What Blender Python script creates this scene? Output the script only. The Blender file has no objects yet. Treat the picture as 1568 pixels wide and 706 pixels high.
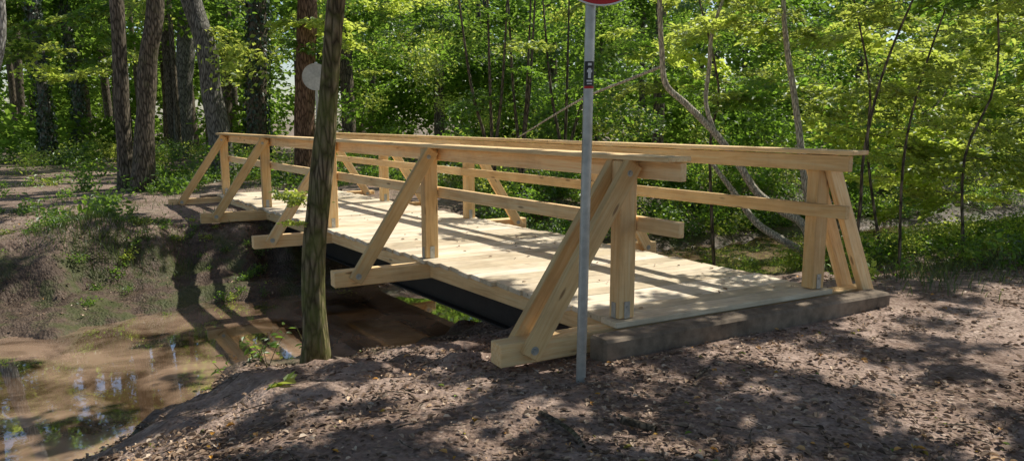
import bpy, bmesh, math, random
import numpy as np
from mathutils import Vector, Matrix, noise
random.seed(7); rng=np.random.default_rng(7)
sc=bpy.context.scene
sc.view_settings.view_transform='Standard'
try: sc.view_settings.look='None'
except: pass
sc.view_settings.exposure=0
EL=math.radians(52); AZ=math.atan2(.8,.6)
SUN=Vector((.8*math.cos(EL),.6*math.cos(EL),math.sin(EL)))
# ---------------- frame of the bridge
N1=np.array([.82,5.37]); D=np.array([-.575,.818]); C=np.array([.88,.474]); NN=np.array([-.474,.88])
def BW(s,l,z): # bridge coordinates -> world
    p=N1+D*s+C*l
    return Vector((p[0],p[1],z))
def SL(x,y):
    rx=x-N1[0]; ry=y-N1[1]
    return rx*NN[0]+ry*NN[1], rx*C[0]+ry*C[1]
# ---------------- helpers
def link(o,parent=None):
    sc.collection.objects.link(o)
    if parent: o.parent=parent
    return o
def empty(name,loc=(0,0,0)):
    o=bpy.data.objects.new(name,None); o.location=loc; o.empty_display_size=.3
    return link(o)
def mesh_obj(name,V,F,mat,parent=None,smooth=False):
    me=bpy.data.meshes.new(name)
    me.from_pydata(V if isinstance(V,list) else V.tolist(),[],F if isinstance(F,list) else F.tolist())
    if mat: me.materials.append(mat)
    if smooth: me.polygons.foreach_set('use_smooth',[True]*len(me.polygons))
    me.update()
    o=bpy.data.objects.new(name,me); return link(o,parent)
class NT:
    def __init__(s,name):
        s.m=bpy.data.materials.new(name); s.m.use_nodes=True; s.t=s.m.node_tree; s.t.nodes.clear()
        s.out=s.t.nodes.new('ShaderNodeOutputMaterial')
    def n(s,typ,ins=None,**kw):
        nd=s.t.nodes.new(typ)
        for k,v in kw.items(): setattr(nd,k,v)
        for k,v in (ins or {}).items():
            i=nd.inputs[k]
            if isinstance(v,bpy.types.NodeSocket): s.t.links.new(v,i)
            else: i.default_value=v
        return nd
    def ramp(s,fac,stops,interp='LINEAR'):
        nd=s.t.nodes.new('ShaderNodeValToRGB'); s.t.links.new(fac,nd.inputs[0]); cr=nd.color_ramp; cr.interpolation=interp
        while len(cr.elements)<len(stops): cr.elements.new(.5)
        for e,(p,c) in zip(cr.elements,stops): e.position=p; e.color=(c[0],c[1],c[2],1)
        return nd.outputs[0]
    def noise(s,vec,scale,detail=4,rough=.55,dist=0):
        return s.n('ShaderNodeTexNoise',{'Vector':vec,'Scale':scale,'Detail':detail,'Roughness':rough,'Distortion':dist}).outputs[0]
    def mapping(s,vec,scale,loc=None):
        ins={'Vector':vec,'Scale':scale}
        if loc is not None: ins['Location']=loc
        return s.n('ShaderNodeMapping',ins).outputs[0]
    def mix(s,f,a,b,typ='MIX'):
        nd=s.t.nodes.new('ShaderNodeMix'); nd.data_type='RGBA'; nd.blend_type=typ
        for i,v in ((0,f),(6,a),(7,b)):
            if isinstance(v,bpy.types.NodeSocket): s.t.links.new(v,nd.inputs[i])
            else: nd.inputs[i].default_value=v if i==0 else (v[0],v[1],v[2],1)
        return nd.outputs[2]
    def math(s,op,a,b=0.0,clamp=False):
        nd=s.t.nodes.new('ShaderNodeMath'); nd.operation=op; nd.use_clamp=clamp
        for i,v in ((0,a),(1,b)):
            if isinstance(v,bpy.types.NodeSocket): s.t.links.new(v,nd.inputs[i])
            else: nd.inputs[i].default_value=v
        return nd.outputs[0]
    def principled(s,col,rough=.8,bump=None,bs=.3,bd=.02,metal=0,spec=.3):
        ins={'Roughness':rough,'Metallic':metal,'Specular IOR Level':spec}
        if isinstance(col,bpy.types.NodeSocket): ins['Base Color']=col
        else: ins['Base Color']=(*col,1)
        if bump is not None:
            ins['Normal']=s.n('ShaderNodeBump',{'Height':bump,'Strength':bs,'Distance':bd}).outputs[0]
        p=s.n('ShaderNodeBsdfPrincipled',ins); s.t.links.new(p.outputs[0],s.out.inputs[0]); return s.m
# ---------------- materials
def wood_mat(name,c1,c2,c3,dirt=.25,dirtcol=(.32,.20,.11)):
    t=NT(name); tc=t.n('ShaderNodeTexCoord').outputs['Object']; oi=t.n('ShaderNodeObjectInfo').outputs['Random']
    off=t.n('ShaderNodeCombineXYZ',{'X':t.math('MULTIPLY',oi,37.),'Y':t.math('MULTIPLY',oi,11.),'Z':t.math('MULTIPLY',oi,23.)}).outputs[0]
    v=t.n('ShaderNodeVectorMath',{0:tc,1:off},operation='ADD').outputs[0]
    g=t.noise(t.mapping(v,(.9,16,16)),2.2,4,.55,.9)
    g2=t.noise(t.mapping(v,(3,90,90)),2.0,3,.6)
    big=t.noise(v,2.8,4,.65)
    col=t.ramp(g,[(.25,c1),(.5,c2),(.75,c3)])
    col=t.mix(t.math('MULTIPLY',g2,.3),col,tuple(x*.6 for x in c2))
    kn=t.n('ShaderNodeTexVoronoi',{'Vector':t.mapping(v,(1.6,7,7)),'Scale':1.3}).outputs['Distance']
    knf=t.ramp(kn,[(.0,(1,1,1)),(.07,(1,1,1)),(.13,(0,0,0))])
    col=t.mix(t.math('MULTIPLY',knf,.7),col,(.16,.07,.03))
    dm=t.ramp(big,[(.42,(0,0,0)),(.72,(1,1,1))])
    col=t.mix(t.math('MULTIPLY',dm,dirt),col,dirtcol)
    tint=t.math('ADD',t.math('MULTIPLY',oi,.36),.80)
    col=t.mix(1.,col,t.n('ShaderNodeCombineXYZ',{'X':tint,'Y':t.math('POWER',tint,1.15),'Z':t.math('POWER',tint,1.5)}).outputs[0],'MULTIPLY')
    h=t.math('ADD',g,t.math('MULTIPLY',g2,.6))
    return t.principled(col,.7,h,.35,.006,spec=.3)
WOOD=wood_mat('fresh_timber',(.74,.44,.18),(.96,.66,.32),(.98,.78,.45),.3)
DECK=wood_mat('deck_timber',(.62,.50,.34),(.86,.73,.52),(.94,.85,.66),.6,(.38,.30,.20))
def simple(name,col,rough,metal=0,nz=30,var=.35,bs=.2):
    t=NT(name); tc=t.n('ShaderNodeTexCoord').outputs['Object']; n=t.noise(tc,nz,5,.6)
    n2=t.noise(tc,nz*.15,3)
    c=t.ramp(t.math('ADD',t.math('MULTIPLY',n,.5),t.math('MULTIPLY',n2,.5)),[(.3,tuple(x*(1-var) for x in col)),(.7,tuple(min(1,x*(1+var)) for x in col))])
    return t.principled(c,rough,n,bs,.003,metal)
STEEL=simple('dark_steel',(.03,.026,.022),.5,.3)
GALV=simple('galvanised_steel',(.45,.46,.43),.42,.5,18,.35)
CONC=simple('concrete',(.21,.165,.12),.95,0,12,.7,1.)
RED=simple('sign_red',(.55,.02,.02),.35,0,10,.08,.02)
WHITE=simple('sign_white',(.8,.8,.78),.4,0,10,.05,.02)
BLACK=simple('sticker_black',(.02,.02,.02),.4,0,10,.2,.02)
def bark(name,c1,c2,moss=0.,mosscol=(.11,.13,.035),sc_=1.):
    t=NT(name); tc=t.n('ShaderNodeTexCoord').outputs['Object']
    v=t.mapping(tc,(9*sc_,9*sc_,2.0*sc_))
    a=t.noise(v,2.5,5,.65,.8); vo=t.n('ShaderNodeTexVoronoi',{'Vector':t.mapping(tc,(14*sc_,14*sc_,2.6*sc_)),'Scale':1.6},feature='DISTANCE_TO_EDGE').outputs['Distance']
    col=t.ramp(a,[(.3,c1),(.7,c2)])
    cr=t.ramp(vo,[(0,(0,0,0)),(.25,(1,1,1))])
    col=t.mix(t.math('SUBTRACT',1.,cr),col,tuple(x*.35 for x in c1))
    if moss>0:
        m=t.ramp(t.noise(tc,2.8,5,.75),[(.62-moss*.4,(0,0,0)),(.85-moss*.4,(1,1,1))])
        col=t.mix(t.math('MULTIPLY',m,.7),col,mosscol)
    return t.principled(col,.9,t.math('ADD',t.math('MULTIPLY',vo,.8),t.math('MULTIPLY',a,.6)),.9,.03,spec=.15)
BARK=bark('bark_brown',(.12,.10,.07),(.32,.26,.19),.15)
BARKG=bark('bark_grey',(.17,.16,.135),(.40,.37,.31),.15)
BARKM=bark('bark_mossy',(.14,.105,.06),(.38,.30,.19),.5,(.17,.19,.05))
BARKR=bark('bark_reddish',(.17,.10,.06),(.36,.22,.14),.0)
BARKL=bark('bark_light',(.65,.58,.45),(.9,.83,.68),.0,sc_=2.)  # pale colour painted in so the leaning stems look sunlit
BARKB=bark('bark_birch',(.4,.38,.34),(.75,.72,.66),.0)
def leafmat(name,dark,light,trans,tf=.5,gl=.06):
    t=NT(name); geo=t.n('ShaderNodeNewGeometry'); r=geo.outputs['Random Per Island']; oi=t.n('ShaderNodeObjectInfo').outputs['Random']
    f=t.math('ADD',t.math('MULTIPLY',r,.5),t.math('MULTIPLY',oi,.5))
    col=t.ramp(f,[(.2,dark),(.8,light)])
    tcol=t.mix(f,tuple(x*.3 for x in trans),trans)
    d=t.n('ShaderNodeBsdfDiffuse',{'Color':col}).outputs[0]; tr=t.n('ShaderNodeBsdfTranslucent',{'Color':tcol}).outputs[0]
    m=t.n('ShaderNodeMixShader',{0:tf,1:d,2:tr}).outputs[0]
    if gl:
        g=t.n('ShaderNodeBsdfGlossy',{'Color':(.8,.85,.8,1),'Roughness':.45}).outputs[0]
        m=t.n('ShaderNodeMixShader',{0:gl,1:m,2:g}).outputs[0]
    t.t.links.new(m,t.out.inputs[0]); return t.m
LEAF=leafmat('leaf_green',(.025,.06,.012),(.11,.19,.03),(.44,.74,.07),.57)
LEAFB=leafmat('leaf_bright',(.11,.20,.02),(.27,.42,.05),(.88,1.0,.16),.7)
LEAFF=leafmat('leaf_forest',(.018,.045,.012),(.11,.18,.04),(.46,.72,.09),.54,0)
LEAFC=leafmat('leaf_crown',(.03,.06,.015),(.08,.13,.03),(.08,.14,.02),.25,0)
IVY=leafmat('leaf_ivy',(.012,.03,.008),(.05,.10,.025),(.06,.12,.02),.3,.1)
GRASS=leafmat('leaf_grass',(.045,.065,.018),(.11,.15,.04),(.2,.28,.05),.35)
t=NT('dead_leaf'); r=t.n('ShaderNodeNewGeometry').outputs['Random Per Island']
c=t.ramp(r,[(.0,(.10,.068,.045)),(.3,(.21,.14,.09)),(.6,(.35,.245,.165)),(.86,(.54,.40,.28)),(.955,(.68,.56,.43)),(.985,(.7,.34,.05)),(.995,(.2,.28,.05))])
LITTER=t.principled(c,.75)
# ground
t=NT('forest_soil'); geo=t.n('ShaderNodeNewGeometry'); P=geo.outputs['Position']
a=t.noise(P,.8,5,.65); b=t.noise(P,9,6,.7,.4)
vor=t.n('ShaderNodeTexVoronoi',{'Vector':t.mapping(P,(1,1,.3)),'Scale':34.,'Randomness':1.}); vd=vor.outputs['Distance']; vc=vor.outputs['Color']
sx=t.n('ShaderNodeSeparateXYZ',{0:vc}).outputs[0]
base=t.ramp(b,[(.3,(.12,.075,.052)),(.5,(.32,.225,.175)),(.72,(.64,.49,.40))])
base=t.mix(.4,base,t.ramp(a,[(.38,(.17,.112,.082)),(.62,(.62,.47,.385))]))
fl=t.ramp(sx,[(.0,(.09,.057,.038)),(.4,(.22,.15,.102)),(.7,(.44,.325,.23)),(.9,(.70,.57,.45))],'CONSTANT')
flm=t.math('MULTIPLY',t.ramp(vd,[(.3,(1,1,1)),(.6,(0,0,0))]),t.ramp(t.noise(P,3.5,2),[(.35,(0,0,0)),(.55,(1,1,1))]))
base=t.mix(t.math('MULTIPLY',flm,.55),base,fl)
Z=t.n('ShaderNodeSeparateXYZ',{0:P})
zj=t.math('ADD',Z.outputs[2],t.math('MULTIPLY',t.math('SUBTRACT',b,.5),.35))
z15=t.math('ADD',zj,1.5)
mud=t.ramp(z15,[(.62,(1,1,1)),(.92,(0,0,0))])
mudf=t.math('MULTIPLY',t.ramp(t.math('MULTIPLY',z15,.6),[(.62,(1,1,1)),(.90,(0,0,0))]),t.math('SUBTRACT',Z.outputs[1],8.,True))
mud=t.math('MAXIMUM',mud,mudf)
base=t.mix(t.math('MULTIPLY',mud,.88),base,t.ramp(b,[(.35,(.032,.022,.014)),(.7,(.14,.097,.065))]))
mossn=t.ramp(t.noise(P,1.6,5,.7),[(.48,(0,0,0)),(.58,(1,1,1))])
yy=t.math('MULTIPLY',t.math('SUBTRACT',Z.outputs[1],17.),.12,True)
mm=t.math('MULTIPLY',mossn,t.math('MAXIMUM',t.math('MULTIPLY',mud,.55),t.math('MULTIPLY',yy,.8)))
base=t.mix(mm,base,(.065,.10,.02))
rough=t.math('SUBTRACT',.95,t.math('MULTIPLY',mud,.45))
SOIL=t.principled(base,rough,t.math('ADD',b,t.math('MULTIPLY',vd,-.4)),1.,.035,spec=.2)
# water
t=NT('stream_water'); P=t.n('ShaderNodeNewGeometry').outputs['Position']
a=t.noise(P,3.0,3,.5,.8); b=t.noise(P,1.1,5,.6,.5)
col=t.ramp(b,[(.40,(.10,.06,.032)),(.62,(.52,.35,.23))])  # murky brown; pale patches brightened to stand in for sunlit water
WATER=t.principled(col,.02,a,.06,.03,spec=1.)
WATER.node_tree.nodes['Principled BSDF'].inputs['Coat Weight'].default_value=1.
WATER.node_tree.nodes['Principled BSDF'].inputs['Coat IOR'].default_value=2.
WATER.node_tree.nodes['Principled BSDF'].inputs['Coat Roughness'].default_value=.015
# ---------------- terrain
def eN(l): return np.interp(l,[-40,-14,-6,-4.6,-4,-3,-2.5,-1,1,4,12,40],[2,-.7,-.7,.4,1.05,2.1,2.65,2.95,3.3,3.6,3.8,2])
def eF(l): return np.interp(l,[-40,-14,-7,-4.6,-2,1,4,12,40],[8,6.0,5.6,5.9,6.5,6.9,7.0,7.2,5.2])
def tz(x,y,detail=True):
    x=np.asarray(x,float); y=np.asarray(y,float)
    s,l=SL(x,y)
    wob=.12*np.sin(l*2.1+.5)+.07*np.sin(l*5.3+1.)+.05*np.sin(l*9.7)
    qn=eN(l)+wob-s; qf=s-(eF(l)+wob*1.3)
    zn=np.interp(qn,[-2,-.6,-.1,0,.06,.2,.8,1.5,2.3,3.4,8],[-1.6,-1.4,-1.2,-1.1,-.95,-.85,-.67,-.49,-.32,-.20,-.17])
    right=np.clip((l-.2)/2.5,0,1)*np.clip((-s+1.5)/1.5,0,1)
    zn=zn+.05*right
    zf=np.interp(qf,[-2,-.6,-.1,0,.25,1.2,1.6,2.1,3.2,10],[-1.6,-1.4,-1.2,-1.1,-1.0,-.88,-.5,-.24,-.15,-.1])
    z=np.maximum(zn,zf)
    z=z+.26*np.exp(-(((x+6.1)/.8)**2+((y-10.9)/.55)**2))
    z=z+.02*np.sin(x*1.3+y*.7)*np.sin(y*1.1-x*.4)
    return z
def seg(a,b,d): return list(np.arange(a,b,d))
xs=[-400,-200,-120,-80]+seg(-60,-20,1.5)+seg(-20,-9,.4)+seg(-9,7,.07)+seg(7,20,.4)+seg(20,60,1.5)+[60,80,120,200,400]
ys=[-60,-25,-10]+seg(-5,2.8,.5)+seg(2.8,13,.07)+seg(13,25,.25)+seg(25,70,1.5)+[70,100,160,260,400]
X,Y=np.meshgrid(np.array(xs),np.array(ys)); Zt=tz(X,Y)
nz=np.array([noise.fractal(Vector((x*1.9,y*1.9,3.)),.8,2.1,6) for x,y in zip(X.ravel(),Y.ravel())]).reshape(X.shape)
Sg,Lg=SL(X,Y)
amp=np.where((Zt<-.3)&(Zt>-1.15),.095,.02)
amp=np.where((Sg>-.6)&(Sg<.4)&(Lg>-.6)&(Lg<3.2),.005,amp)
Zt=Zt+amp*np.clip(nz,-1.5,1.5)
nx=len(xs); ny=len(ys)
V=np.stack([X.ravel(),Y.ravel(),Zt.ravel()],1)
ii=np.arange(ny*nx).reshape(ny,nx)
F=np.stack([ii[:-1,:-1].ravel(),ii[:-1,1:].ravel(),ii[1:,1:].ravel(),ii[1:,:-1].ravel()],1)
ground=mesh_obj('ground',V,F,SOIL,smooth=True)
Vw=[];Fw=[]
ls=np.linspace(-45,45,91)
for l in ls:
    for s in (eN(l)-.9,eF(l)+.9):
        p=N1+NN*s+C*l; Vw.append((p[0],p[1],-1.1))
for i in range(len(ls)-1): Fw.append((2*i,2*i+2,2*i+3,2*i+1))
mesh_obj('stream_water',Vw,Fw,WATER)
# ---------------- bridge
bridge=empty('wooden_footbridge',(0,0,0))
cnt={}
def beam(name,p0,p1,w,h,mat=WOOD,parent=bridge,side=None,bev=.005,upv=Vector((0,0,1))):
    p0=Vector(p0);p1=Vector(p1); x=(p1-p0); L=x.length; x.normalize()
    if side is not None: yv=Vector(side); yv=(yv-x*yv.dot(x)).normalized(); zv=x.cross(yv)
    else: yv=upv.cross(x).normalized(); zv=x.cross(yv)
    bm=bmesh.new(); bmesh.ops.create_cube(bm,size=1)
    bmesh.ops.scale(bm,vec=(L,w,h),verts=bm.verts)
    bmesh.ops.bevel(bm,geom=bm.edges[:],offset=bev,segments=1,affect='EDGES')
    cnt[name]=cnt.get(name,0)+1
    me=bpy.data.meshes.new(name); bm.to_mesh(me); bm.free(); me.materials.append(mat)
    o=bpy.data.objects.new(f"{name}_{cnt[name]}",me); link(o,parent)
    M=Matrix((x,yv,zv)).transposed().to_4x4(); M.translation=(p0+p1)/2
    o.matrix_world=M
    return o
C3=Vector((C[0],C[1],0)); D3=Vector((D[0],D[1],0)); N3=Vector((NN[0],NN[1],0))
W=2.07; SP=[0,2.95,5.72,8.65,11.3]
def bolt(p,axis,r=.014,h=.012):
    bm=bmesh.new(); bmesh.ops.create_cone(bm,segments=6,radius1=r,radius2=r,depth=h,cap_ends=True)
    bmesh.ops.create_cone(bm,segments=16,radius1=r*1.7,radius2=r*1.7,depth=.003,cap_ends=True,matrix=Matrix.Translation((0,0,-h/2)))
    me=bpy.data.meshes.new('bolt'); bm.to_mesh(me); bm.free(); me.materials.append(GALV)
    o=bpy.data.objects.new('bolt',me); link(o,bridge); o.matrix_world=Matrix.Translation(p)@Vector(axis).to_track_quat('Z','Y').to_matrix().to_4x4()
for i,s in enumerate(SP):
    for side,l0,sg in (('n',0.,-1),('f',W,1)):
        base=BW(s,l0,.003); top=BW(s,l0,1.165)
        beam('post',base,top,.12,.145,side=N3,bev=.006)
        Lb=.86 if sg<0 else (.62 if i==0 else .8)
        for k,off in enumerate((-.098,.098)):
            if k==1 and i not in (0,): continue
            ft=BW(s,l0+sg*Lb,-.15)+N3*off*1.12; tp=BW(s,l0+sg*.0,1.15)+N3*off
            beam('brace',ft,tp,.065,.135,side=N3,bev=.005)
            if k==0:
                bolt(BW(s,l0+sg*(Lb-.03),-.1)+N3*(off*1.12-.038),-N3,.018)
                bolt(BW(s,l0+sg*.05,1.08)+N3*(off-.038),-N3,.014)
        for kk in (-1,1):
            beam('bracket',BW(s,l0,.0)+N3*kk*.0655+Vector((0,0,.004)),BW(s,l0,.13)+N3*kk*.0655,.05,.006,mat=GALV,side=C3,bev=.001)
            bolt(BW(s,l0,.09)+N3*kk*.071,N3*kk,.009,.01)
        beam('bracket',BW(s,l0+sg*.0755,.004),BW(s,l0+sg*.0755,.12),.05,.005,mat=GALV,side=N3,bev=.001)
    beam('crossbeam',BW(s,-1.06,-.129),BW(s,W+(.7 if i==0 else .95),-.129),.15,.16,bev=.007)
for l0,sg in ((0.,1),(W,-1)):
    st=-.46 if l0==0 else -.36
    cuts=[st,5.72,11.52]
    for a_,b_ in zip(cuts[:-1],cuts[1:]):
        beam('handrail_beam',BW(a_+.003,l0+sg*.105,1.10),BW(b_-.003,l0+sg*.105,1.10),.06,.13)
        beam('mid_rail',BW(a_+.003,l0+sg*.103,.70),BW(b_-.003,l0+sg*.103,.70),.055,.11)
    for a_,b_ in zip([st-.03,3.6,7.7],[3.597,7.697,11.56]):
        beam('rail_cap',BW(a_,l0+sg*.035,1.19),BW(b_,l0+sg*.035,1.19),.23,.036)
s=-.12
while s<11.55:
    w=random.uniform(.19,.23)
    j0=random.uniform(-.045,.02); j1=random.uniform(-.02,.045)
    zc=-.0235+random.uniform(-.003,.003)
    beam('deck_plank',BW(s+w/2,-.10+j0,zc),BW(s+w/2+random.uniform(-.002,.002),W+.10+j1,zc+random.uniform(-.002,.002)),w-.006,.045,mat=DECK,bev=.005)
    s+=w
for l in (.0,W*.5,W):
    for a_,b_ in zip(SP[:-1],SP[1:]):
        beam('stringer',BW(a_+.08,l,-.125),BW(b_-.08,l,-.125),.1,.145)
for l in (.2,W-.2):
    a0=BW(-.05,l,-.37); b0=BW(11.4,l,-.37)
    beam('steel_girder_web',a0,b0,.016,.29,mat=STEEL,bev=.002)
    beam('steel_girder_flange',BW(-.05,l,-.222),BW(11.4,l,-.222),.16,.018,mat=STEEL,bev=.002)
    beam('steel_girder_flange',BW(-.05,l,-.52),BW(11.4,l,-.52),.16,.018,mat=STEEL,bev=.002)
ab=empty('concrete_abutment')
nv=lambda z:Vector((N1[0],N1[1],z))
beam('sill',nv(-.17)+N3*-.255+C3*-.40,nv(-.17)+N3*-.255+C3*2.66,.2,.26,mat=CONC,parent=ab,bev=.02)
beam('wall',nv(-.63)+N3*.25+C3*-.05,nv(-.63)+N3*.25+C3*2.15,.35,.18,mat=CONC,parent=ab,bev=.012)
beam('wall',BW(11.3,-.2,-.6),BW(11.3,W+.3,-.6),.4,.12,mat=CONC,parent=ab,bev=.012)
beam('sill',BW(11.72,-.4,-.15),BW(11.72,W+.4,-.15),.2,.25,mat=CONC,parent=ab,bev=.012)
# ---------------- tubes
def catmull(P,n):
    P=[np.array(p,float) for p in P]; out=[]
    Q=[2*P[0]-P[1]]+P+[2*P[-1]-P[-2]]
    for i in range(1,len(Q)-2):
        for k in range(n):
            u=k/n; p0,p1,p2,p3=Q[i-1:i+3]
            out.append(.5*((2*p1)+(-p0+p2)*u+(2*p0-5*p1+4*p2-p3)*u*u+(-p0+3*p1-3*p2+p3)*u**3))
    out.append(P[-1]); return np.array(out)
def tube_data(P,R,sides=8,n=4,rough=.0,base=0):
    pr=[list(p)+[r] for p,r in zip(P,R)]
    Q=catmull(pr,n); V=[];F=[]
    ref=np.array([1.,.13,0.]); 
    for i,q in enumerate(Q):
        a=Q[max(i-1,0)][:3]; b=Q[min(i+1,len(Q)-1)][:3]; t_=b-a; t_/=np.linalg.norm(t_)+1e-9
        u=ref-t_*ref.dot(t_); u/=np.linalg.norm(u)+1e-9; v=np.cross(t_,u)
        for k in range(sides):
            an=2*math.pi*k/sides
            rr=q[3]
            if rough: rr*=1+rough*noise.noise(Vector((q[0]*2+math.cos(an)*1.2,q[1]*2+math.sin(an)*1.2,q[2]*1.1)))
            V.append((q[:3]+(u*math.cos(an)+v*math.sin(an))*rr).tolist())
    m=len(Q)
    for i in range(m-1):
        for k in range(sides):
            a=i*sides+k; b=i*sides+(k+1)%sides
            F.append([base+a,base+b,base+b+sides,base+a+sides])
    return V,F
def tubes(name,lst,mat,parent=None,sides=8,n=4,rough=0.):
    V=[];F=[]
    for P,R in lst:
        v,f=tube_data(P,R,sides,n,rough,len(V)); V+=v; F+=f
    return mesh_obj(name,V,F,mat,parent,True)
# ---------------- leaves
def leaf_arrays(cen,dr,nr,size,wid=.55,fold=.18,simple_=False):
    dr=dr-nr*(dr*nr).sum(1,keepdims=True); dr/=np.linalg.norm(dr,axis=1,keepdims=True)+1e-9
    sd=np.cross(nr,dr); s=size[:,None]
    n=len(cen)
    if simple_:
        pts=[cen,cen+dr*s*.5+sd*s*wid*.5+nr*s*fold*.5,cen+dr*s,cen+dr*s*.5-sd*s*wid*.5+nr*s*fold*.5]
        V=np.stack(pts,1).reshape(-1,3); b=(np.arange(n)*4)[:,None]
        F=np.concatenate([b+np.array([[0,1,2]]),b+np.array([[0,2,3]])],0)
        return V,F
    up=nr*s*fold*.5
    pts=[cen,cen+dr*s*.25+sd*s*wid*.42+up,cen+dr*s*.62+sd*s*wid*.40+up,cen+dr*s-nr*s*.08,cen+dr*s*.62-sd*s*wid*.40+up,cen+dr*s*.25-sd*s*wid*.42+up]
    V=np.stack(pts,1).reshape(-1,3); b=(np.arange(n)*6)[:,None]
    F=np.concatenate([b+np.array([[0,1,2,3]]),b+np.array([[0,3,4,5]])],0)
    return V,F
def rdir(n,flat=0.,r=rng):
    v=r.normal(size=(n,3)); v[:,2]*=(1-flat); return v/np.linalg.norm(v,axis=1,keepdims=True)
def mk_data(name,parts,mats):
    me=bpy.data.meshes.new(name); V=[];F=[];mi=[]
    for v,f,m in parts:
        b=len(V); v=v if isinstance(v,list) else v.tolist(); f=f if isinstance(f,list) else f.tolist()
        V+=v; F+=[[i+b for i in q] for q in f]; mi+=[m]*len(f)
    me.from_pydata(V,[],F)
    for m in mats: me.materials.append(m)
    me.polygons.foreach_set('material_index',mi); me.update(); return me
def spray(name,mat,leaf=.075,L=1.1,seed=0,dens=1.):
    r=np.random.default_rng(seed); cen=[];dr=[];tw=[]
    def twig(p,d,ln,lev):
        n=6; pts=[p]; q=p.copy(); dd=d.copy()
        for i in range(n):
            dd=dd+r.normal(size=3)*[.12,.12,.05]+np.array([0,0,-.03]); dd/=np.linalg.norm(dd); q=q+dd*ln/n; pts.append(q.copy())
        tw.append((pts,[.008/(lev+1)*(1-.12*i) for i in range(n+1)]))
        if lev<2:
            for i in range(1,n+1):
                for sg in (1,-1):
                    if r.random()<.75*dens:
                        an=sg*r.uniform(.6,1.1); c_,s_=math.cos(an),math.sin(an)
                        nd=np.array([dd[0]*c_-dd[1]*s_,dd[0]*s_+dd[1]*c_,dd[2]+r.normal()*.12])
                        twig(pts[i],nd,ln*r.uniform(.3,.5)*(1.2-i/n*.6),lev+1)
        if lev>0:
            for i in range(1,n+1):
                if r.random()<(.5 if lev==2 else .6): 
                    for sg in (1,-1):
                        if r.random()<.45:
                            an=sg*r.uniform(.3,1.2); c_,s_=math.cos(an),math.sin(an)
                            cen.append(pts[i]+r.normal(size=3)*.01); dr.append([dd[0]*c_-dd[1]*s_,dd[0]*s_+dd[1]*c_,-.15+r.normal()*.2])
    twig(np.zeros(3),np.array([1.,0,.12]),L,0)
    cen=np.array(cen);dr=np.array(dr,float); n=len(cen)
    nr=np.array([0,0,1.])+r.normal(size=(n,3))*.42; nr/=np.linalg.norm(nr,axis=1,keepdims=True)
    V,F=leaf_arrays(cen,dr,nr,r.uniform(.65,1.3,n)*leaf,.66)
    parts=[(V,F,0)]
    for P_,R_ in tw[:12]:
        v,f=tube_data(P_,R_,3,1); parts.append((v,f,1))
    return mk_data(name,parts,[mat,BARK])
def blob(name,mat,n,rad,leaf,seed,flat=.6,squash=.7,simple_=True,wid=.6):
    r=np.random.default_rng(seed)
    k=7; cc=rdir(k,0,r)*r.uniform(.2,.75,(k,1))*rad; w=r.integers(0,k,n)
    p=cc[w]+r.normal(size=(n,3))*rad*.24; p[:,2]*=squash
    nr=np.array([0,0,1.])+r.normal(size=(n,3))*(1-flat)*1.6; nr/=np.linalg.norm(nr,axis=1,keepdims=True)
    V,F=leaf_arrays(p,rdir(n,.6,r),nr,r.uniform(.6,1.3,n)*leaf,wid,.2,simple_)
    return mk_data(name,[(V,F,0)],[mat])
SPB=[spray('spray_bright',LEAFB,.10,1.1,s) for s in (1,2,3,4)]
SPG=[spray('spray_green',LEAF,.10,1.1,s) for s in (11,12,13)]
BLM=[blob('clump_mid',LEAF,250,.8,.125,s) for s in (21,22,23)]
BLB=[blob('clump_bright',LEAFB,220,.8,.11,s) for s in (24,25)]
BLF=[blob('clump_far',LEAFF,380,1.6,.25,s) for s in (31,32,33)]
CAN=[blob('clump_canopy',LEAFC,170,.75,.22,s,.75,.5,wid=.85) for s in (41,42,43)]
BLL=[blob('clump_low',LEAFB,110,.35,.07,s,.5,.6,False) for s in (51,)]+[blob('clump_low',LEAF,110,.35,.07,s,.5,.6,False) for s in (53,54)]
def inst(data,loc,parent,sc_=1.,rz=None,tilt=.25,name='foliage'):
    o=bpy.data.objects.new(name,data)
    o.location=loc; o.rotation_euler=(random.gauss(0,tilt),random.gauss(0,tilt),random.uniform(0,6.283) if rz is None else rz)
    o.scale=(sc_,sc_,sc_); sc.collection.objects.link(o); o.parent=parent; return o
TE=math.tan(EL)
def gsl(x,y,z):
    return SL(x-.8*z/TE,y-.6*z/TE)
def lit_reject(x,y,z):
    s,l=gsl(x,y,z)
    if -1<s<12.5 and -1.4<l<3.2 and random.random()<.9: return True
    if s<1: return True
    return noise.noise(Vector(((x-.8*z/TE)*.45,(y-.6*z/TE)*.45,1.7)))>.05
# openings shaped into the unseen canopy to place sun flecks on the ground (x,y,r)
GAPS=[(1.95,5.0,.46),(2.15,3.85,.34),(4.0,5.6,.52),(3.0,4.1,.34),(-.95,4.0,.34),(-.4,4.42,.31),(-1.75,3.85,.34),(2.9,5.8,.32),(1.45,4.35,.2),
      (-.1,3.5,.2),(3.3,4.9,.26),(-2.2,4.7,.3),(-2.1,5.7,.3),(.75,3.65,.17),(.8,4.75,.22),(4.7,6.5,.44),(-1.35,4.85,.22),(2.55,4.65,.18),(5.2,5.4,.44),
      (.1,5.0,.33),(-.3,5.5,.34),(.3,4.1,.15),(-2.9,5.0,.28),(3.4,6.6,.3),(-1.2,5.9,.26)]
can=empty('tree_canopy')  # leaf clumps overhead, out of view, added to shape sun flecks and shade
nc=0
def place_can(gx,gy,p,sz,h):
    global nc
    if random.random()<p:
        inst(random.choice(CAN),(gx+.8*(h+.15)/TE,gy+.6*(h+.15)/TE,h),can,sz); nc+=1
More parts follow.
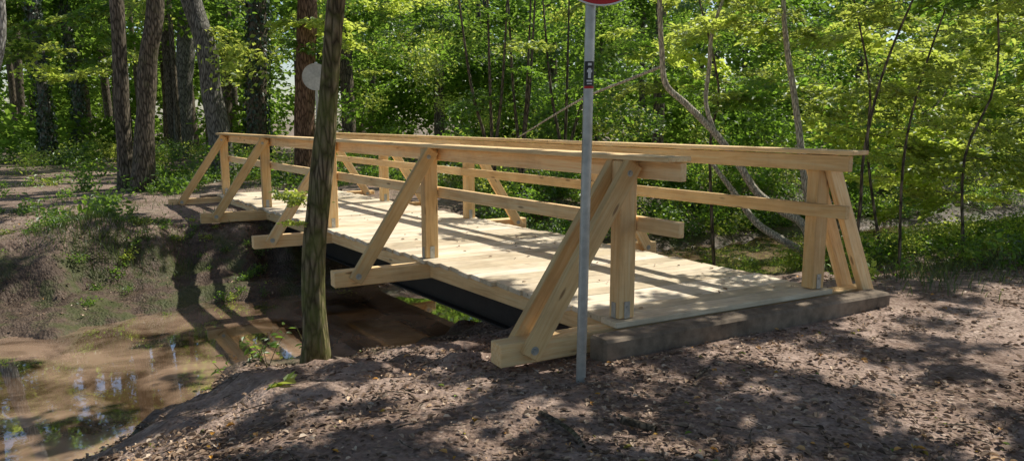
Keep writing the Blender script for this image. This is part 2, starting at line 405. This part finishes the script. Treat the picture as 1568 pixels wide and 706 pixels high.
for i in range(2300):
    gx=random.uniform(-13,9); gy=random.uniform(1,19); h=random.uniform(5.6,7.4)
    s,l=SL(gx,gy)
    if s<.3: continue
    n=noise.noise(Vector((gx*.75,gy*.75,4.2)))+.5*noise.noise(Vector((gx*1.7,gy*1.7,8.2)))
    sz=random.uniform(.35,.75); p=.5
    if .3<s<12 and -1.4<l<3: p=.085; sz*=.7
    elif 2.5<s<7 and -5<l<-.5: p=.1
    elif n>.02: p*=.12
    if gy>12: p*=.35
    place_can(gx,gy,p,sz,h)
# unseen leaf cover over the foreground: jittered grid, closed except at the openings
gy=2.6
while gy<8.6:
    gx=-6.
    while gx<8.5:
        x_=gx+random.uniform(-.13,.13); y_=gy+random.uniform(-.13,.13); s,l=SL(x_,y_)
        sz=random.uniform(.30,.44)
        if s<.2:
            p=.97
            if noise.noise(Vector((x_*2.1,y_*2.1,2.)))>.44: p=.2
            for a_,b_,r_ in GAPS:
                dd=math.hypot((x_-a_)*.85,y_-b_)+.22*noise.noise(Vector((x_*3,y_*3,5.)))
                if dd<r_*.95+.05: p=0
            place_can(x_,y_,p,sz,random.uniform(5.4,6.2))
        gx+=.29
    gy+=.29
# unseen leaf cover added over and behind the camera to cut sky light
gy=-7.
while gy<2.6:
    gx=-12.
    while gx<6:
        place_can(gx+random.uniform(-.3,.3),gy+random.uniform(-.3,.3),.85,random.uniform(.8,1.15),random.uniform(5.4,6.8))
        gx+=.8
    gy+=.8
print('canopy',nc)
for i in range(60):
    x=random.uniform(-30,-9); y=random.uniform(19,32)
    inst(random.choice(BLF),(x,y,random.uniform(7.5,13)),can,random.uniform(.8,1.3))  # high masses added so the water reflects leaves instead of sky
for i in range(55):
    x=random.uniform(-8,32); y=random.uniform(24,36)
    inst(random.choice(BLF),(x,y,random.uniform(8,12)),can,random.uniform(.8,1.3))  # high masses added to throw shade on the background foliage
# ---------------- trees
def tree(name,pts,rads,mat,crown=True,ivy=0,sides=14,rough=.18,htop=11.):
    root=empty(name,(0,0,0))
    P_=[list(p) for p in pts]; b=P_[0]; 
    gz=float(tz(b[0],b[1])); b[2]=gz-.12
    R_=list(rads)
    P_.insert(1,[b[0]+(P_[1][0]-b[0])*.1,b[1],gz+.22]); R_=[R_[0]*1.55,R_[0]*1.08]+R_[1:]
    top=P_[-1]; dx=top[0]-P_[-2][0]
    if top[2]<htop-1:
        P_.append([top[0]+random.uniform(-.3,.3)+dx*.5,top[1]+random.uniform(-.3,.3),htop*.7]); R_.append(R_[-1]*.8)
        P_.append([P_[-1][0]+random.uniform(-.5,.5),top[1]+random.uniform(-.5,.5),htop]); R_.append(R_[-1]*.35)
    limbs=[]
    for k in range(5):
        an=random.uniform(0,6.28); h=random.uniform(.6,.85)*htop
        i=max(j for j in range(len(P_)) if P_[j][2]<=h); j=min(i+1,len(P_)-1); f=(h-P_[i][2])/max(P_[j][2]-P_[i][2],.01)
        p=[P_[i][m]*(1-f)+P_[j][m]*f for m in range(3)]
        L=random.uniform(1.5,2.8); e=[p[0]+math.cos(an)*L,p[1]+math.sin(an)*L,p[2]+L*.6]
        m_=[(p[0]+e[0])/2,(p[1]+e[1])/2,(p[2]+e[2])/2-.15]
        limbs.append(([p,m_,e],[R_[-2]*.45,R_[-2]*.3,.02])); 
        if crown:
            for q in range(2):
                x,y,z=e[0]+random.gauss(0,.6),e[1]+random.gauss(0,.6),e[2]+random.gauss(.2,.5)
                if not lit_reject(x,y,z): inst(random.choice(CAN),(x,y,z),root,random.uniform(.9,1.5),name='crown')
    v,f=tube_data(P_,R_,sides,6,rough); V=v;F=f
    for a,b_ in limbs:
        v,f=tube_data(a,b_,6,3,0,len(V)); V+=v;F+=f
    mesh_obj('trunk',V,F,mat,root,True)
    if ivy:
        Q=catmull([list(p)+[r] for p,r in zip(P_,R_)],6); Q=Q[Q[:,2]<ivy*1.2]
        n=int(2600*ivy/6); idx=rng.uniform(0,len(Q)-1.01,n); i0=idx.astype(int); fr=(idx-i0)[:,None]
        q=Q[i0]*(1-fr)+Q[i0+1]*fr; an=rng.uniform(0,6.283,n); out=np.stack([np.cos(an),np.sin(an),np.zeros(n)],1)
        p=q[:,:3]+out*(q[:,3:4]+rng.uniform(.0,.13,(n,1)))
        nr=out+rng.normal(size=(n,3))*.45; nr/=np.linalg.norm(nr,axis=1,keepdims=True)
        V_,F_=leaf_arrays(p,np.tile([0,0,-1.],(n,1))+rng.normal(size=(n,3))*.4,nr,rng.uniform(.08,.16,n),.8)
        mesh_obj('ivy',V_,F_,IVY,root)
    return root
ft=tree('bank_tree',[(-1.70,6.2,-.4),(-1.72,6.2,-.02),(-1.69,6.2,.38),(-1.62,6.2,.82),(-1.555,6.2,1.37),(-1.487,6.2,1.9),(-1.42,6.2,2.42),(-1.2,6.3,4.5)],[.10,.092,.09,.087,.085,.083,.08,.07],BARKM,sides=22,htop=8,crown=False,rough=.3)
tree('ivy_tree',[(-16.3,26,0),(-16.25,26,2),(-16.35,26,5.5)],[.2,.18,.17],BARKG,ivy=6)
tree('ivy_tree',[(-17.6,30,0),(-17.4,30,2.5),(-17.7,30,6)],[.2,.18,.17],BARKG,ivy=7)
tree('oak_tree',[(-8.8,16.8,0),(-8.75,16.8,2),(-8.7,16.8,4.2)],[.17,.155,.15],BARK)
tree('oak_tree',[(-8.25,16.4,0),(-8.05,16.4,1.5),(-7.9,16.4,2.8),(-7.65,16.4,4.2)],[.24,.2,.19,.18],BARK)
tree('beech_tree',[(-13.3,30,0),(-13.1,30,3),(-12.7,30,6.2)],[.37,.34,.33],BARKG)
tree('beech_tree',[(-7.75,20,0),(-7.95,20,1.6),(-8.05,20,2.9),(-8.15,20,3.6),(-8.45,20,4.8)],[.31,.28,.27,.27,.25],BARKG)
tree('ivy_tree',[(-8.3,24,0),(-8.15,24,2.5),(-8.0,24,5.2)],[.33,.3,.28],BARK,ivy=6)
tree('oak_tree',[(-10.7,28,0),(-10.65,28,3),(-10.5,28,6)],[.19,.17,.16],BARK)
tree('pine_tree',[(-5.35,19,0),(-5.25,19,2),(-5.1,19,4.5)],[.27,.25,.24],BARKR)
tree('oak_tree',[(4.7,24,0),(4.72,24,3),(4.7,24,5.5)],[.19,.17,.16],BARK)
tree('oak_tree',[(-15.8,34,0),(-15.7,34,3),(-15.9,34,7)],[.17,.15,.14],BARK)
tree('birch_tree',[(-10.2,14,0),(-9.75,14,2),(-9.4,14,3.7)],[.15,.12,.10],BARKB)
lst=[]
for i in range(95):
    y=random.uniform(27,58); x=random.uniform(-.8,.8)*y; r=random.uniform(.07,.24); d=random.uniform(-.6,.6)
    if x>-6 and random.random()<.5: continue
    lst.append(([(x,y,-.3),(x+d*.5,y,5),(x+d,y,12)],[r*1.2,r,r*.7]))
tubes('distant_trees',lst,BARK,sides=7,n=2)
# ---------------- background foliage masses
far=empty('forest_foliage')
def keepout(x,y,z):
    s,l=SL(x,y)
    if -2<s<13.5 and -2.5<l<3.0: return True
    s,l=gsl(x,y,z)
    return .5<s<12.5 and -1.3<l<3. and random.random()<.8
for i in range(460):
    y=random.uniform(27,52)
    u=random.uniform(-.92,.92); x=u*y; zt=.16*y+1.7
    z=random.uniform(0,1)*zt
    if u<-.25 and y<38 and .9<z<3.6 and random.random()<.85: continue
    inst(random.choice(BLF),(x,y,z),far,random.uniform(.8,1.4))
for i in range(115):
    y=random.uniform(52,60); x=random.uniform(-.95,.95)*y
    inst(random.choice(BLF),(x,y,random.uniform(0,11.5)),far,random.uniform(1.8,2.8))
mid=empty('understory_foliage')
for i in range(380):
    y=random.uniform(16.5,26); u=random.uniform(-.28,.95); x=u*y; z=random.uniform(-.1,.16*y+1.8)
    if keepout(x,y,z): continue
    if noise.noise(Vector((x*.5,y*.5,z*.6)))>.2: continue
    if u<-.1 and z<2.2 and random.random()<.5: continue
    inst(random.choice(BLM if random.random()<.66 else BLB),(x,y,z),mid,random.uniform(.7,1.3))
for i in range(130):
    y=random.uniform(19,32); x=random.uniform(-.85,-.15)*y
    if random.random()<.5 and x/y<-.5 and y<24: continue
    inst(random.choice(BLM+BLB),(x,y,random.uniform(0,.6)),mid,random.uniform(.5,1.))
for i in range(100):
    y=random.uniform(17,30); x=random.uniform(-.85,-.1)*y; z=1.45+y*random.uniform(.06,.18)
    inst(random.choice(SPG+SPB+BLB[:1]),(x,y,z),mid,random.uniform(.8,1.5))
for i in range(300): # shrubs all along the far right bank
    l=random.uniform(3.,20); s=float(eF(l))+random.uniform(.25,4.)
    p=N1+NN*s+C*l
    inst(random.choice(BLM+BLM+BLB),(p[0],p[1],float(tz(p[0],p[1]))+random.uniform(.05,.6)),mid,random.uniform(.4,.75))
for i in range(190): # undergrowth on the near bank, right of the bridge
    l=random.uniform(5.0,15); s=random.uniform(.6,3.6) if l<8 else random.uniform(-.5,3.6)
    p=N1+NN*s+C*l
    inst(random.choice(BLM+BLB+BLB),(p[0],p[1],float(tz(p[0],p[1]))+random.uniform(.05,.35)),mid,random.uniform(.28,.5))
near=empty('bright_foliage')
for i in range(340):
    y=random.uniform(9.,16); u=random.uniform(.16,.92); x=u*y; z=1.45+y*random.uniform(-.10,.18)
    if keepout(x,y,z): continue
    if noise.noise(Vector((x*.6,y*.6,z*.9+3)))>.15: continue
    if u<.47 and (z<1.9 or (y<11.5 and random.random()<.85)): continue
    inst(random.choice(SPB if random.random()<.85 else SPG),(x,y,z),near,random.uniform(.7,1.25),tilt=.2)
for i in range(60):
    y=random.uniform(12.,17); u=random.uniform(-.15,.4); x=u*y; z=1.45+y*random.uniform(.03,.18)
    if keepout(x,y,z): continue
    inst(random.choice(SPG+SPB),(x,y,z),near,random.uniform(.7,1.2),tilt=.2)
low=empty('bank_plants')
for i in range(420):
    x=random.uniform(3.6,14); y=random.uniform(6.6,18)
    s,l=SL(x,y)
    if l<3.4 or s<(.5 if l<5 else -.6)+random.uniform(-.3,.4): continue
    if eN(l)-.2<s<eF(l)+.2: continue
    if l<6 and 2<s<4: continue
    inst(random.choice(BLL),(x,y,float(tz(x,y))+.08),low,random.uniform(.5,1.4))
for i in range(620):
    x=random.uniform(-14,10); y=random.uniform(11,21)
    s,l=SL(x,y)
    if s<eF(l)+(1.2 if l<0 else .5) or (-3<l<2.6 and s<13) : continue
    if l<-3 and random.random()<.7: continue
    inst(random.choice(BLL+BLL[1:]),(x,y,float(tz(x,y))+.08),low,random.uniform(.6,1.6))
for i in range(200):
    x=random.uniform(-9,-2.6); y=random.uniform(9.3,12.8)
    if noise.noise(Vector((x*.9,y*.9,6.)))<-.05: continue
    inst(random.choice(BLL[1:]+BLL),(x,y,float(tz(x,y))+.03),low,random.uniform(.22,.6))
# ---------------- leaning multi-stem tree at the right
lt=empty('leaning_tree')
B=(4.45,10.3,-.75)
A=[(2.03,10.5,3.6),(2.03,10.5,3.09),(2.08,10.5,2.39),(2.15,10.5,1.95),(2.44,10.5,1.68),(2.87,10.5,1.27),(3.21,10.5,.855),(3.5,10.5,.436),(3.85,10.5,.18),(4.17,10.4,-.05),B]
tubes('stems',[(A[::-1],[.07,.062,.06,.056,.054,.05,.046,.042,.038,.034,.025]),
 ([(2.93,10.9,.85),(3.27,10.8,.39),(3.58,10.7,-.03),(3.93,10.5,-.27),(4.18,10.4,-.43),B][::-1],[.07,.06,.055,.05,.045,.025]),
 ([B,(4.16,10.4,.48),(4.03,10.45,1.31),(3.9,10.5,2.04),(3.81,10.5,2.48),(3.73,10.5,3.1),(3.7,10.5,4.2)],[.06,.05,.047,.043,.038,.03,.02]),
 ([(2.85,10.5,1.3),(2.72,10.5,1.7),(2.75,10.5,2.2),(2.78,10.5,2.7),(3.1,10.6,3.6)],[.035,.03,.03,.025,.015]),
 ([(2.1,10.5,2.2),(1.6,10.7,2.0),(1.0,11,1.75),(.1,11.4,1.2)],[.024,.02,.016,.01]),
 ],BARKL,lt,10,5,.15)
for p,n_ in (((2.03,10.5,3.3),4),((2.8,10.5,2.9),4),((3.75,10.5,2.9),6)):
    for k in range(n_): inst(random.choice(SPB),(p[0]+random.uniform(-.1,.1),p[1],p[2]+random.uniform(-.2,.5)),lt,random.uniform(.5,.8))
def sapling(pts,rads,n_,mat=BARK,leaves=SPB,zmin=.9,scl=(.4,.8),name='sapling_tree'):
    root=empty(name); Q=catmull([list(p) for p in pts],5)
    tubes('stem',[(pts,rads)],mat,root,7,4,.1)
    for k in range(n_):
        q=Q[random.randrange(len(Q))]
        if q[2]<zmin: continue
        inst(random.choice(leaves),tuple(q),root,random.uniform(*scl))
    return root
def gz(x,y): return float(tz(x,y))-.05
sapling([(3.75,8,gz(3.75,8)),(3.8,8,.5),(3.8,8,1.1),(3.93,8,1.9),(4.2,8,2.7),(4.6,8,3.6)],[.02,.018,.016,.014,.011,.006],9,zmin=1.3)
sapling([(4.6,8.6,gz(4.6,8.6)),(4.55,8.6,1.),(4.7,8.6,2.),(5.1,8.6,3.4)],[.018,.015,.012,.006],9)
sapling([(5.6,9,gz(5.6,9)),(5.5,9,1.),(5.8,9,2.),(5.6,9,3.6)],[.02,.016,.013,.006],12)
sapling([(5.1,10,gz(5.1,10)),(4.8,10,1.),(4.75,10,2.),(4.3,10,3.6)],[.02,.018,.015,.008],9)
sapling([(3.4,12,gz(3.4,12)),(3.2,12,1.),(3.3,12,2.),(2.8,12,3.8)],[.03,.025,.02,.01],6,leaves=SPG,zmin=1.6)
for bx,by in ((-.4,15.8),(.2,16.2),(1.2,17)):
    for k in range(3):
        dx=random.uniform(-.9,.9)
        sapling([(bx,by,-.2),(bx+dx*.2,by,1.),(bx+dx*.6,by,2.2),(bx+dx,by,4.5)],[.045,.038,.03,.015],5,leaves=SPG,zmin=1.8,scl=(.6,1.))
# ---------------- traffic sign (near)
sg=empty('traffic_sign')
def cyl(name,p0,p1,r,mat,parent,seg=28):
    return tubes(name,[([p0,[(a+b)/2 for a,b in zip(p0,p1)],p1],[r,r,r])],mat,parent,seg,1)
cyl('pole',(.44,4.54,-.3),(.475,4.54,2.75),.031,GALV,sg)
def disc(name,c,r0,r1,th,mat,parent,nrm=(0,-1,0)):
    bm=bmesh.new()
    if r0<=0: bmesh.ops.create_cone(bm,segments=64,radius1=r1,radius2=r1,depth=th,cap_ends=True)
    else:
        vs=[]
        for k in range(64):
            a=2*math.pi*k/64; vs.append([bm.verts.new((math.cos(a)*r,math.sin(a)*r,z)) for r,z in ((r0,-th/2),(r1,-th/2),(r1,th/2),(r0,th/2))])
        for k in range(64):
            a,b=vs[k],vs[(k+1)%64]
            for m in range(4): bm.faces.new((a[m],a[(m+1)%4],b[(m+1)%4],b[m]))
        bmesh.ops.recalc_face_normals(bm,faces=bm.faces[:])
    me=bpy.data.meshes.new(name); bm.to_mesh(me); bm.free(); me.materials.append(mat)
    o=bpy.data.objects.new(name,me); link(o,parent); o.matrix_world=Matrix.Translation(c)@Vector(nrm).to_track_quat('Z','Y').to_matrix().to_4x4()
    return o
cx,cz=.525,2.415
disc('plate',(cx,4.49,cz),0,.295,.004,GALV,sg); disc('white_face',(cx,4.486,cz),0,.23,.003,WHITE,sg)
disc('red_rim',(cx,4.485,cz),.225,.29,.005,RED,sg); disc('edge_rim',(cx,4.486,cz),.291,.3,.01,WHITE,sg)
for k in range(20):
    a=2*math.pi*(k+.5)/20; disc('rivet',(cx+math.cos(a)*.258,4.4815,cz+math.sin(a)*.258),0,.006,.003,WHITE,sg)
for z in (2.24,2.6): cyl('clamp',(.47,4.54,z-.02),(.47,4.54,z+.02),.038,GALV,sg)
def sticker(z0,z1,a0,a1,r,mat,name):
    V=[];F=[];n=14
    for i in range(n+1):
        a=a0+(a1-a0)*i/n
        for z in (z0,z1):
            x0=.44+.035*(z+.3)/3.05; V.append((x0+math.sin(a)*r,4.54-math.cos(a)*r,z))
    for i in range(n): F.append((2*i,2*i+2,2*i+3,2*i+1))
    mesh_obj(name,V,F,mat,sg,True)
sticker(1.655,1.80,-1.1,1.2,.0318,BLACK,'sticker')
sticker(1.64,1.655,-1.1,1.2,.0318,RED,'sticker_base')
for z0,z1,a in ((1.775,1.79,.35),(1.70,1.76,.28),(1.735,1.75,.5),(1.68,1.69,.55),(1.665,1.672,.45)):
    sticker(z0,z1,-a+.05,a+.05,.0323,WHITE,'sticker_mark')
fs=empty('traffic_sign')
cyl('pole',(-4.45,17,-.3),(-4.42,17,2.75),.032,GALV,fs,14)
disc('plate',(-4.42,16.95,2.42),0,.3,.006,GALV,fs,(0.15,-1,0))
disc('rim',(-4.42,16.945,2.42),.285,.3,.015,GALV,fs,(0.15,-1,0))
# ---------------- litter, twigs
n=44000
yy=3.0+rng.random(n)**1.5*9.5; xx=(rng.random(n)*1.75-.8)*yy*1.02+ .0
zz=tz(xx,yy); 
s_,l_=SL(xx,yy)
dens=np.array([noise.noise(Vector((a*.9,b*.9,9.))) for a,b in zip(xx,yy)])
ok=(zz>-1.04)&(~((s_>-.36)&(s_<11.6)&(l_>-.15)&(l_<W+.2)))&(~((s_>-.38)&(s_<-.14)&(l_>-.45)&(l_<3)))&(dens+rng.normal(size=n)*.35>-.18)
ok&=~((zz<-.3)&(s_>5)&(rng.random(n)<.7))
xx,yy,zz=xx[ok],yy[ok],zz[ok]; n=len(xx)
nr=np.array([0,0,1.])+rng.normal(size=(n,3))*.22; nr/=np.linalg.norm(nr,axis=1,keepdims=True)
V_,F_=leaf_arrays(np.stack([xx,yy,zz+.010],1),rdir(n,.8),nr,.014+.046*rng.random(n)**1.8,.6,.35)
mesh_obj('leaf_litter',V_,F_,LITTER)
# a few leaves and crumbs blown on to the deck
m=130; ss=rng.uniform(0,11,m); ll=rng.uniform(.05,W-.05,m)
pp=N1[None,:]+D[None,:]*ss[:,None]+C[None,:]*ll[:,None]
nr=np.array([0,0,1.])+rng.normal(size=(m,3))*.15; nr/=np.linalg.norm(nr,axis=1,keepdims=True)
V_,F_=leaf_arrays(np.stack([pp[:,0],pp[:,1],np.full(m,.006)],1),rdir(m,.9),nr,rng.uniform(.02,.055,m),.6,.3)
mesh_obj('fallen_leaves',V_,F_,LITTER)
lst=[]
for i in range(480):
    y=random.uniform(3.1,9); x=random.uniform(-.7,.8)*y; z=float(tz(x,y))
    if z<-1: continue
    s,l=SL(x,y)
    if s>-.5 and -.3<l<2.4: continue
    a=random.uniform(0,6.28); L=random.uniform(.05,.25)
    pts=[(x+math.cos(a)*L*k+random.gauss(0,.012),y+math.sin(a)*L*k+random.gauss(0,.012),float(tz(x+math.cos(a)*L*k,y+math.sin(a)*L*k))+.02) for k in (-.5,0,.5)]
    r=random.uniform(.0015,.004); lst.append((pts,[r,r,r*.5]))
tubes('twigs',lst,BARK,sides=5,n=2)
def branch(pts,r,name='fallen_branch',mat=BARK,off=.03):
    P_=[(x,y,float(tz(x,y))+off) for x,y in pts]
    tubes(name,[(P_,[r*(1-.5*i/len(P_)) for i in range(len(P_))])],mat,None,9,5,.3)
branch([(.16,3.95),(.26,3.8),(.33,3.65),(.36,3.5)],.016)
branch([(.60,3.82),(.68,3.76),(.76,3.70)],.026,mat=BARK)
branch([(-3.5,6.75),(-3.1,6.8),(-2.8,7.0),(-2.45,7.1)],.03,off=.06)
branch([(1.15,4.45),(1.25,4.6),(1.3,4.66)],.01)
def plant(x,y,h,n_,leaf,mat,name,spread=.25):
    root=empty(name); g=float(tz(x,y)); st=[];cen=[];dr=[]
    for k in range(n_):
        a=random.uniform(0,6.28); hh=h*random.uniform(.5,1); ex,ey=x+math.cos(a)*spread*hh,y+math.sin(a)*spread*hh
        P_=[(x,y,g-.02),((x+ex)/2,(y+ey)/2,g+hh*.6),(ex,ey,g+hh)]; st.append((P_,[.004,.003,.0015]))
        for j in range(max(2,int(hh*16))):
            f=random.uniform(.35,1); cen.append([x+(ex-x)*f,y+(ey-y)*f,g+hh*f]); an=random.uniform(0,6.28); dr.append([math.cos(an),math.sin(an),.15])
    tubes('stems',st,BARKM,root,5,2)
    cen=np.array(cen);dr=np.array(dr); m=len(cen); nr=np.array([0,0,1.])+rng.normal(size=(m,3))*.35; nr/=np.linalg.norm(nr,axis=1,keepdims=True)
    V_,F_=leaf_arrays(cen,dr,nr,rng.uniform(.6,1.2,m)*leaf,.5); mesh_obj('leaves',V_,F_,mat,root)
plant(-1.55,4.75,.06,4,.17,LEAFB,'broadleaf_plant',1.)
plant(-2.35,6.5,.42,6,.085,LEAF,'seedling_plant',.7)
plant(-2.7,6.9,.5,5,.08,LEAF,'seedling_plant',.6)
plant(-2.1,6.1,.3,4,.07,LEAF,'seedling_plant',.6)
plant(-1.85,6.5,.35,4,.07,LEAF,'seedling_plant',.6)
for z,rz,sc_ in ((.85,2.6,.36),(.75,3.3,.3),(.6,3.0,.25),(2.6,3.,.5)):
    inst(random.choice(SPB),(-1.64,6.2,z),ft,sc_,rz=rz,name='shoot')
cen=[]
def grass(cx_,cy_,r_,n_,h):
    for k in range(n_):
        x=random.gauss(cx_,r_); y=random.gauss(cy_,r_*.7); cen.append([x,y,float(tz(x,y))-.01,h*random.uniform(.5,1.2)])
grass(-6.1,10.7,.42,1300,.15); grass(-5.4,11.3,.4,250,.11)
for k in range(60):
    x=random.uniform(-12,-5); y=random.uniform(12,19)
    grass(x,y,.25,30,.12)
for k in range(90):
    x=random.uniform(4,9); y=random.uniform(6.5,9.5)
    s,l=SL(x,y)
    if l>3.4 and -.4<s<3.5: grass(x,y,.22,45,.15)
g=np.array(cen); n=len(g); base=g[:,:3]; h=g[:,3:4]
ben=rng.normal(size=(n,3))*.45; ben[:,2]=0; w=rdir(n,1.)*.005
p0=base-w;p1=base+w;p2=base+ben*h*.4+[0,0,1]*h*.6+w*.8;p3=base+ben*h*.4+[0,0,1]*h*.6-w*.8;p4=base+ben*h*1.1+[0,0,1]*h
V_=np.stack([p0,p1,p2,p3,p4],1).reshape(-1,3); b=(np.arange(n)*5)
F_=[[i,i+1,i+2,i+3] for i in b]+[[i+3,i+2,i+4] for i in b]
mesh_obj('grass',V_.tolist(),[[int(q) for q in f] for f in F_],GRASS)
# ---------------- light
w=bpy.data.worlds.new('World'); sc.world=w; w.use_nodes=True; nt=w.node_tree
bg=nt.nodes.get('Background') or nt.nodes.new('ShaderNodeBackground')
sky=nt.nodes.new('ShaderNodeTexSky'); sky.sky_type='NISHITA'; sky.sun_disc=False; sky.sun_elevation=EL; sky.sun_rotation=AZ
nt.links.new(sky.outputs[0],bg.inputs[0]); bg.inputs[1].default_value=.135
sl=bpy.data.lights.new('sun','SUN'); sl.energy=5; sl.angle=math.radians(.5); sl.color=(1,.95,.86)
so=bpy.data.objects.new('sun',sl); link(so); so.rotation_euler=SUN.to_track_quat('Z','Y').to_euler()
cam=bpy.data.cameras.new('camera'); cam.sensor_width=36; cam.lens=25.94; cam.clip_end=2000
co=bpy.data.objects.new('camera',cam); link(co); co.location=(0,0,1.45); co.rotation_euler=(math.radians(90-8.46),0,0)
sc.camera=co
